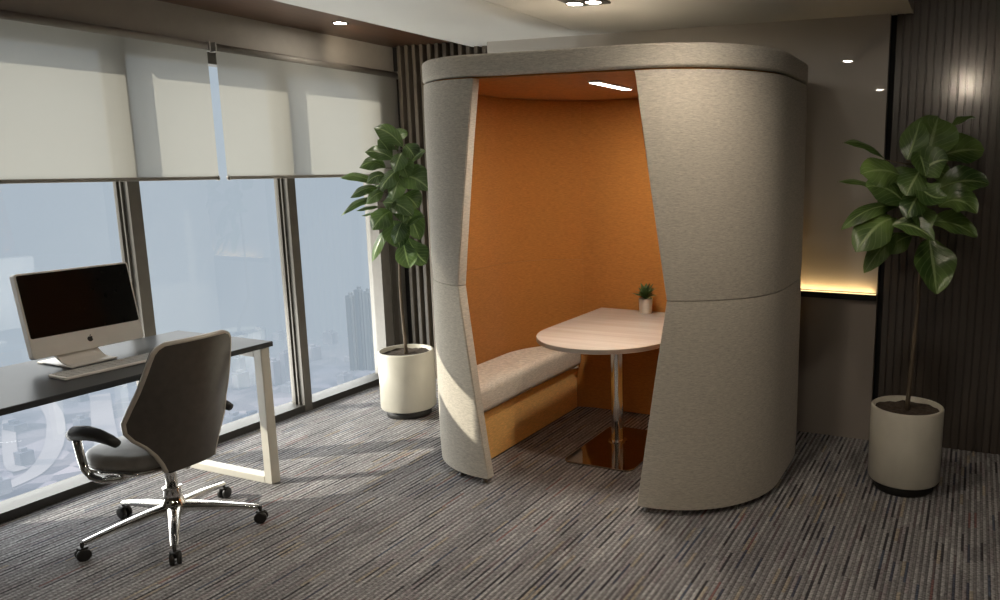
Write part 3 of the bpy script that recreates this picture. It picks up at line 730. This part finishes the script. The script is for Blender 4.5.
FIG_LEFT=[
((-3.277,3.914,1.709),(-3.345,3.870,1.795),(-3.421,3.833,1.822),(0.258,0.688,0.679),0.126),
((-3.372,3.920,1.643),(-3.403,3.899,1.719),(-3.446,3.889,1.758),(0.527,0.699,0.484),0.082),
((-3.344,3.904,1.630),(-3.416,3.862,1.679),(-3.499,3.828,1.679),(0.038,0.564,0.825),0.105),
((-3.403,3.896,1.581),(-3.468,3.854,1.618),(-3.543,3.817,1.582),(-0.213,0.523,0.825),0.112),
((-3.478,3.884,1.483),(-3.563,3.825,1.532),(-3.658,3.773,1.520),(-0.141,0.703,0.697),0.075),
((-3.314,3.900,1.569),(-3.341,3.848,1.527),(-3.380,3.806,1.449),(-0.820,0.220,0.528),0.135),
((-3.459,3.879,1.458),(-3.522,3.825,1.453),(-3.595,3.779,1.398),(-0.512,0.496,0.701),0.090),
((-3.466,3.879,1.377),(-3.551,3.811,1.376),(-3.645,3.745,1.287),(-0.542,0.481,0.689),0.068),
((-3.467,3.894,1.339),(-3.522,3.850,1.340),(-3.590,3.817,1.316),(-0.425,0.769,0.478),0.053),
((-3.459,3.920,1.313),(-3.519,3.883,1.304),(-3.592,3.860,1.282),(-0.454,0.792,0.407),0.045),
((-3.362,3.881,1.317),(-3.389,3.820,1.286),(-3.427,3.767,1.205),(-0.754,0.080,0.651),0.159),
((-3.395,3.842,1.368),(-3.287,3.851,1.360),(-3.190,3.867,1.291),(0.182,0.557,0.810),0.136),
((-3.436,3.902,1.195),(-3.455,3.853,1.123),(-3.484,3.812,0.999),(-0.950,0.121,0.288),0.084),
((-3.383,3.909,1.253),(-3.341,3.886,1.183),(-3.311,3.875,1.088),(0.764,0.614,0.198),0.175),
((-3.325,3.922,1.127),(-3.271,3.883,1.036),(-3.233,3.864,0.967),(0.764,0.614,0.198),0.137),
((-3.321,3.966,1.143),(-3.245,3.956,1.042),(-3.186,3.970,0.989),(0.518,0.698,0.495),0.153),
((-3.316,3.917,1.526),(-3.216,3.935,1.518),(-3.125,3.958,1.447),(0.182,0.557,0.810),0.180),
((-3.317,3.998,1.594),(-3.275,4.033,1.656),(-3.244,4.080,1.693),(-0.776,0.355,0.522),0.097),
((-3.354,3.961,1.180),(-3.283,3.986,1.250),(-3.224,4.022,1.281),(-0.703,0.447,0.554),0.053),
((-3.339,4.008,1.724),(-3.305,4.015,1.690),(-3.282,4.035,1.631),(0.451,0.780,0.434),0.119),
((-3.443,3.973,1.506),(-3.495,3.948,1.487),(-3.559,3.935,1.443),(-0.615,0.338,0.712),0.120),
((-3.383,3.962,1.444),(-3.391,3.925,1.383),(-3.412,3.900,1.296),(-0.964,0.049,0.261),0.151),
((-3.360,3.997,1.412),(-3.320,4.014,1.384),(-3.292,4.042,1.329),(0.376,0.718,0.586),0.151),
((-3.332,3.935,1.630),(-3.286,3.919,1.588),(-3.252,3.914,1.521),(0.613,0.709,0.350),0.135),
((-3.371,4.006,1.348),(-3.314,4.005,1.251),(-3.269,4.017,1.127),(0.587,0.751,0.301),0.152),
((-3.359,3.964,1.692),(-3.380,3.946,1.729),(-3.413,3.940,1.741),(0.291,0.746,0.598),0.089),
((-3.278,3.903,1.678),(-3.280,3.866,1.630),(-3.295,3.841,1.558),(-0.948,-0.062,0.313),0.120),
((-3.292,3.888,1.521),(-3.290,3.846,1.467),(-3.301,3.816,1.389),(-0.956,-0.071,0.285),0.128),
((-3.299,3.887,1.398),(-3.267,3.862,1.339),(-3.246,3.849,1.254),(0.820,0.558,0.128),0.129),
((-3.302,3.896,1.249),(-3.304,3.858,1.196),(-3.319,3.832,1.117),(-0.956,-0.071,0.285),0.114),
((-3.406,3.869,1.434),(-3.438,3.825,1.417),(-3.483,3.791,1.362),(-0.663,0.255,0.704),0.090),
((-3.387,3.874,1.533),(-3.427,3.831,1.533),(-3.477,3.796,1.485),(-0.522,0.385,0.761),0.098),
((-3.359,3.931,1.740),(-3.322,3.954,1.783),(-3.295,3.988,1.790),(-0.624,0.333,0.707),0.097)]

TRUNK_LEFT = [(-3.403,3.967,0.671), (-3.406,3.966,0.836), (-3.397,3.970,1.127), (-3.389,3.973,1.381), (-3.373,3.979,1.680)]
TRUNK_RIGHT = [(-0.237,3.971,0.692), (-0.227,3.975,0.920), (-0.228,3.975,1.192), (-0.243,3.969,1.386), (-0.250,3.966,1.600)]
def fig(px, py, trunk, leaves, lm, label):
    t = thing('potted_fig_tree', label, 'potted tree', (px, py, 0), 'potted fig trees')
    R = .174
    b = BM(); lathe(b, px, py, [(0, 0.0), (.138, 0), (.140, .004), (.140, .052), (0, .052)], 40); obj('pot_base', b, M['black'], t, 'recessed black plinth')
    b = BM(); lathe(b, px, py, [(0, .048), (R-.018, .048), (R-.006, .052), (R, .062), (R, .419), (R-.003, .424), (R-.006, .426), (R-.014, .426), (R-.017, .423), (R-.018, .30), (0, .30)], 64); obj('pot', b, M['pot'], t)
    b = BM(); rings = []
    for r in (0, .05, .1, .14, R-.0185):
        n = 1 if r == 0 else 28
        rings.append([b.verts.new((px+r*math.cos(2*PI*k/n), py+r*math.sin(2*PI*k/n), .400+random.uniform(-.006, .010))) for k in range(n)])
    for A, B in zip(rings, rings[1:]):
        for k in range(28):
            q = [A[k % len(A)], B[k], B[(k+1) % 28], A[(k+1) % len(A)]]; q = [v for i, v in enumerate(q) if v not in q[:i]]; f = b.faces.new(q); f.smooth = True
    bmesh.ops.recalc_face_normals(b, faces=b.faces); obj('soil', b, M['soil'], t)
    b = BM(); n = len(trunk); tube(b, trunk, [.0125-.0085*i/(n-1) for i in range(n)], 12)
    fol = BM(); uvl = fol.loops.layers.uv.new('UVMap')
    tv = [Vector(p) for p in trunk]
    def near(p):
        best = None
        for a, c in zip(tv, tv[1:]):
            for k in range(11):
                q = a.lerp(c, k/10)
                if q.z < p.z+.05 and q.z > .8:
                    d = (q-p).length
                    if best is None or d < best[0]: best = (d, q)
        return best[1] if best else tv[-1]
    for (B, Mi, T, W, w) in leaves:
        leaf_into(fol, uvl, B, Mi, T, W, w, 12, 8, .22, True, .035)
        q = near(Vector(B)); Bv = Vector(B); mid = q.lerp(Bv, .5)+Vector((0, 0, -.005))
        if (q-Bv).length > .004: tube(b, [q, mid, Bv], [.005, .0035, .003], 6)
    obj('trunk', b, M['trunk'], t); obj('foliage', fol, lm, t)
fig(-3.335, 3.905, [(-3.340, 3.908, .39), (-3.346, 3.915, .48)] + TRUNK_LEFT, FIG_LEFT, M['leaf_l'], 'leafy fig tree in a pale pot in the corner by the windows')
fig(-.245, 3.90, [(-.245, 3.90, .39), (-.243, 3.905, .48)] + TRUNK_RIGHT, FIG_RIGHT, M['leaf_r'], 'leafy fig tree in a pale pot against the dark ribbed wall')

# ------------------------------------------------------------------ ceiling lights
def lamp_light(name, loc, target, energy, col, size=1.3, blend=.6, rad=.04):
    ld = bpy.data.lights.new(name, 'SPOT'); ld.energy = energy; ld.color = col; ld.spot_size = size; ld.spot_blend = blend; ld.shadow_soft_size = rad
    o = bpy.data.objects.new(name, ld); C.objects.link(o); o.location = loc
    o.rotation_euler = (Vector(target)-Vector(loc)).to_track_quat('-Z', 'Y').to_euler(); return o
WARM = (1, .84, .64)
def downlight(x, y, z, label, energy, r=.042, target=None, size=2.5, group='recessed ceiling lights', col=WARM):
    t = thing('recessed_downlight', label, 'ceiling light', (x, y, z), group)
    b = BM(); lathe(b, x, y, [(r, z-.002), (r+.012, z-.004), (r+.014, z), (r+.010, z+.001)], 32); obj('ring', b, M['black'], t)
    b = BM(); lathe(b, x, y, [(r+.004, z-.0015), (0, z-.0015)], 32); obj('lens', b, M['lens'], t)
    if energy: lamp_light('downlight_beam', (x, y, z-.03), target or (x, y, 0), energy, col, size)
downlight(-3.60, 3.80, 2.44, 'small round downlight in the timber soffit above the windows', 7, .035, (-3.99, 4.62, 2.30), 1.2)
downlight(-.99, 2.65, CEIL, 'round downlight in the white ceiling in front of the pod', 19)
downlight(-1.03, .10, CEIL, 'round downlight in the white ceiling nearer the viewer', 22)
downlight(.45, 2.4, 2.62, 'round downlight in the timber ceiling at the right', 14)  # unseen lamp added to raise the light level at the right
downlight(-.19, -1.65, 2.62, 'round downlight in the timber ceiling nearer the viewer', 40, target=(-.19, 4.5, .9), size=1.2)
downlight(-2.7, .3, CEIL, 'round downlight in the white ceiling behind the chair', 8)  # unseen lamp added to light the fronts of things
# square twin spotlight in the ceiling above the pod
t = thing('twin_spotlight', 'black square twin spotlight in the white ceiling above the pod', 'ceiling light', (-1.84, 3.57, CEIL))
b = BM(); box(b, -1.945, 3.485, CEIL-.012, -1.735, 3.665, CEIL+.0, .004, 1); fr_ = obj('frame', b, M['black'], t)
for xx in (-1.892, -1.790):
    b = BM(); lathe(b, xx, 3.575, [(.042, CEIL-.013), (.046, CEIL-.020), (.040, CEIL-.020), (.036, CEIL-.014), (.034, CEIL-.0145), (0, CEIL-.0145)], 28); h = obj('lamp_ring', b, M['chrome'], t)
    b = BM(); lathe(b, xx, 3.575, [(.037, CEIL-.0165), (0, CEIL-.0165)], 28); obj('lens', b, M['lens'], h)
lamp_light('twin_beam', (-1.84, 3.575, CEIL-.05), (-1.84, 3.3, 0), 3.5, WARM, 2.4)
# light in the pod
ad = bpy.data.lights.new('pod_light', 'AREA'); ad.shape = 'RECTANGLE'; ad.size = .05; ad.size_y = .40; ad.energy = 14; ad.color = (1, .90, .74)
ao = bpy.data.objects.new('pod_light', ad); C.objects.link(ao); ao.location = (-1.728, 3.64, 1.983)
# area lamp added outside the windows, standing in for daylight
ad = bpy.data.lights.new('window_daylight', 'AREA'); ad.shape = 'RECTANGLE'; ad.size = .9; ad.size_y = 2.9; ad.energy = 52; ad.color = (1, .97, .91)
ao = bpy.data.objects.new('window_daylight', ad); C.objects.link(ao); ao.location = (-4.40, 3.2, .18); ao.rotation_euler = (0, math.radians(-90-24), 0)
# ledge glow
ad = bpy.data.lights.new('ledge_light', 'AREA'); ad.shape = 'RECTANGLE'; ad.size = 2.4; ad.size_y = .016; ad.energy = 2.3; ad.color = (1, .66, .28)
ao = bpy.data.objects.new('ledge_light', ad); C.objects.link(ao); ao.location = (-1.70, YB-.024, .880); ao.rotation_euler = (math.radians(165), 0, 0)

# ------------------------------------------------------------------ city far below
G = -120
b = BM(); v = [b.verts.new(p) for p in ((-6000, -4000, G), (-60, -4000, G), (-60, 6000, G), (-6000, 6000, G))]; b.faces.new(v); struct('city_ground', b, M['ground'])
b = BM(); v = [b.verts.new(p) for p in ((-235, -600, G+1.5), (-12, -600, G+1.5), (-12, 330, G+1.5), (-150, 330, G+1.5), (-235, 215, G+1.5), (-235, 150, G+1.5))]; b.faces.new(v); struct('plaza_ground', b, M['plaza'])  # unseen white ground added to bounce light up to the ceiling
TW = [((-340.8, 349.0), (-336.9, 350.5), -74.6), ((-336.4, 351.3), (-332.3, 353.1), -71.1), ((-331.6, 353.1), (-326.9, 355.2), -72.3), ((-326.7, 355.5), (-320.8, 358.0), -70.0), ((-320.5, 357.7), (-317.1, 359.3), -71.7), ((-316.3, 359.9), (-313.9, 361.0), -77.0)]
ORD = ['leftmost', 'second from left', 'third from left', 'fourth from left', 'fifth from left', 'rightmost and lowest']
for (p0, p1, zt), od in zip(TW, ORD):
    a = Vector((*p0, 0)); c = Vector((*p1, 0)); d = (c-a); w = d.length; d.normalize(); n = Vector((-d.y, d.x, 0)); dep = 2.6
    t = thing('apartment_tower', 'hazy grey residential tower beyond the window, %s of the tight cluster' % od, 'tower', (a.x, a.y, G), 'hazy towers beyond the window')
    b = BM(); prism(b, [(a.x, a.y), (c.x, c.y), (c.x+n.x*dep, c.y+n.y*dep), (a.x+n.x*dep, a.y+n.y*dep)], G, zt)
    m_ = a+d*w*.5-n*.7
    prism(b, [(m_.x-d.x*w*.18, m_.y-d.y*w*.18), (m_.x+d.x*w*.18, m_.y+d.y*w*.18), (m_.x+d.x*w*.18+n.x*1, m_.y+d.y*w*.18+n.y*1), (m_.x-d.x*w*.18+n.x*1, m_.y-d.y*w*.18+n.y*1)], G, zt-1.2)
    obj('facade', b, M['tower'], t)
    b = BM(); q = a+d*w*.3+n*2; prism(b, [(q.x, q.y), (q.x+d.x*w*.4, q.y+d.y*w*.4), (q.x+d.x*w*.4+n.x*2, q.y+d.y*w*.4+n.y*2), (q.x+n.x*2, q.y+n.y*2)], zt, zt+1.6); obj('plant_room', b, M['tower'], t)
random.seed(11)
def low(x, y, w, d, h, label, grp):
    t = thing('lowrise_building', label, 'building', (x, y, G), grp)
    b = BM(); box(b, x-w/2, y-d/2, G, x+w/2, y+d/2, G+h); obj('block', b, M['tower_low'], t)
    b = BM(); box(b, x-w*.25, y-d*.25, G+h, x+w*.2, y+d*.2, G+h+1.5); obj('roof_box', b, M['tower_low'], t)
spots = []
k = 0
while len(spots) < 60 and k < 4000:
    k += 1
    x = random.uniform(-470, -270); y = random.uniform(150, 400)
    if all((x-p[0])**2+(y-p[1])**2 > 13**2 for p in spots) and not (-350 < x < -308 and 340 < y < 368): spots.append((x, y))
for (x, y) in spots:
    low(x, y, random.uniform(4, 9), random.uniform(4, 9), random.uniform(2, 9), 'tiny hazy low building in the city far below the windows', 'low buildings far below')
low(-356.8, 309, 5, 5, 14, 'slim bluish block seen under the right end of the desk through glass', 'taller blocks below the window'); low(-351.0, 312, 4, 4, 18.5, 'taller bluish block just left of the second mullion, far below', 'taller blocks below the window')
def road(pts, w, label):
    P = [Vector((p[0], p[1], G+.4)) for p in pts]; Q = []
    for i in range(len(P)-1):
        p0, p1, p2, p3 = P[max(i-1, 0)], P[i], P[i+1], P[min(i+2, len(P)-1)]
        for k in range(8):
            u = k/8; Q.append(.5*((2*p1)+(p2-p0)*u+(2*p0-5*p1+4*p2-p3)*u*u+(3*p1-p0-3*p2+p3)*u**3))
    Q.append(P[-1]); b = BM(); prev = None
    for i, q in enumerate(Q):
        d = (Q[min(i+1, len(Q)-1)]-Q[max(i-1, 0)]).normalized(); s = Vector((-d.y, d.x, 0))*w/2
        cur = (b.verts.new(q-s), b.verts.new(q+s))
        if prev: b.faces.new((prev[0], prev[1], cur[1], cur[0]))
        prev = cur
    bmesh.ops.recalc_face_normals(b, faces=b.faces)
    tag(obj('curved_road', b, M['road'], None), label, 'road', 'pale roads far below')
road([(-445.9, 241.9), (-414.1, 228.1), (-389.3, 214.4), (-362.9, 197.4), (-341.7, 178.6), (-335.7, 163.2)], 7, 'wide pale road curving through the city below the desk')
road([(-426.0, 215.0), (-397.4, 199.6), (-361.0, 181.0), (-349.2, 177.8)], 5, 'narrow pale road at the far left below the desk')
road([(-427.9, 259.0), (-383.9, 232.2), (-340.6, 206.5)], 9, 'straight pale road seen between armrest and keyboard, far below')

# ------------------------------------------------------------------ daylight
w = bpy.data.worlds.new('hazy_sky'); bpy.context.scene.world = w; w.use_nodes = True; nt = w.node_tree
for n in list(nt.nodes): nt.nodes.remove(n)
out = N(nt, 'ShaderNodeOutputWorld'); bg = N(nt, 'ShaderNodeBackground'); bg.inputs['Strength'].default_value = 1.0
tc = N(nt, 'ShaderNodeTexCoord'); sp = N(nt, 'ShaderNodeSeparateXYZ'); L(nt, tc.outputs['Generated'], sp.inputs[0])
c = ramp(nt, sp.outputs['Z'], [(0.0, HAZE), (.11, HAZE), (.24, (3.2, 3.1, 2.95)), (.6, (2.2, 2.3, 2.4))]); L(nt, c, bg.inputs['Color']); L(nt, bg.outputs[0], out.inputs[0])
sd = bpy.data.lights.new('sun', 'SUN'); sd.energy = 6.0; sd.angle = math.radians(.6); sd.color = (1, .90, .74)
so = bpy.data.objects.new('sun', sd); C.objects.link(so); so.location = (-20, -12, 14)
so.rotation_euler = Vector((1, .71, -.64)).to_track_quat('-Z', 'Y').to_euler()

# ------------------------------------------------------------------ camera
cd = bpy.data.cameras.new('camera'); co = bpy.data.objects.new('camera', cd); C.objects.link(co)
cd.sensor_fit = 'HORIZONTAL'; cd.sensor_width = 36; cd.lens = 776*36/1000
cd.shift_x = -(656-500)/1000; cd.shift_y = (300.4-300)/1000
cd.clip_start = .05; cd.clip_end = 20000
yaw, pit = math.radians(22.2), math.radians(9.9)
F = Vector((-math.sin(yaw)*math.cos(pit), math.cos(yaw)*math.cos(pit), -math.sin(pit)))
co.location = (0, 0, 1.6); co.rotation_euler = F.to_track_quat('-Z', 'Y').to_euler()
sc = bpy.context.scene; sc.camera = co
sc.view_settings.view_transform = 'Standard'; sc.view_settings.look = 'None'; sc.view_settings.exposure = 0
sc.cycles.max_bounces = 10; sc.cycles.transparent_max_bounces = 16; sc.cycles.use_denoising = True
sc.cycles.sample_clamp_indirect = 6
for o in list(bpy.data.objects):
    if '_base' in o: del o['_base']
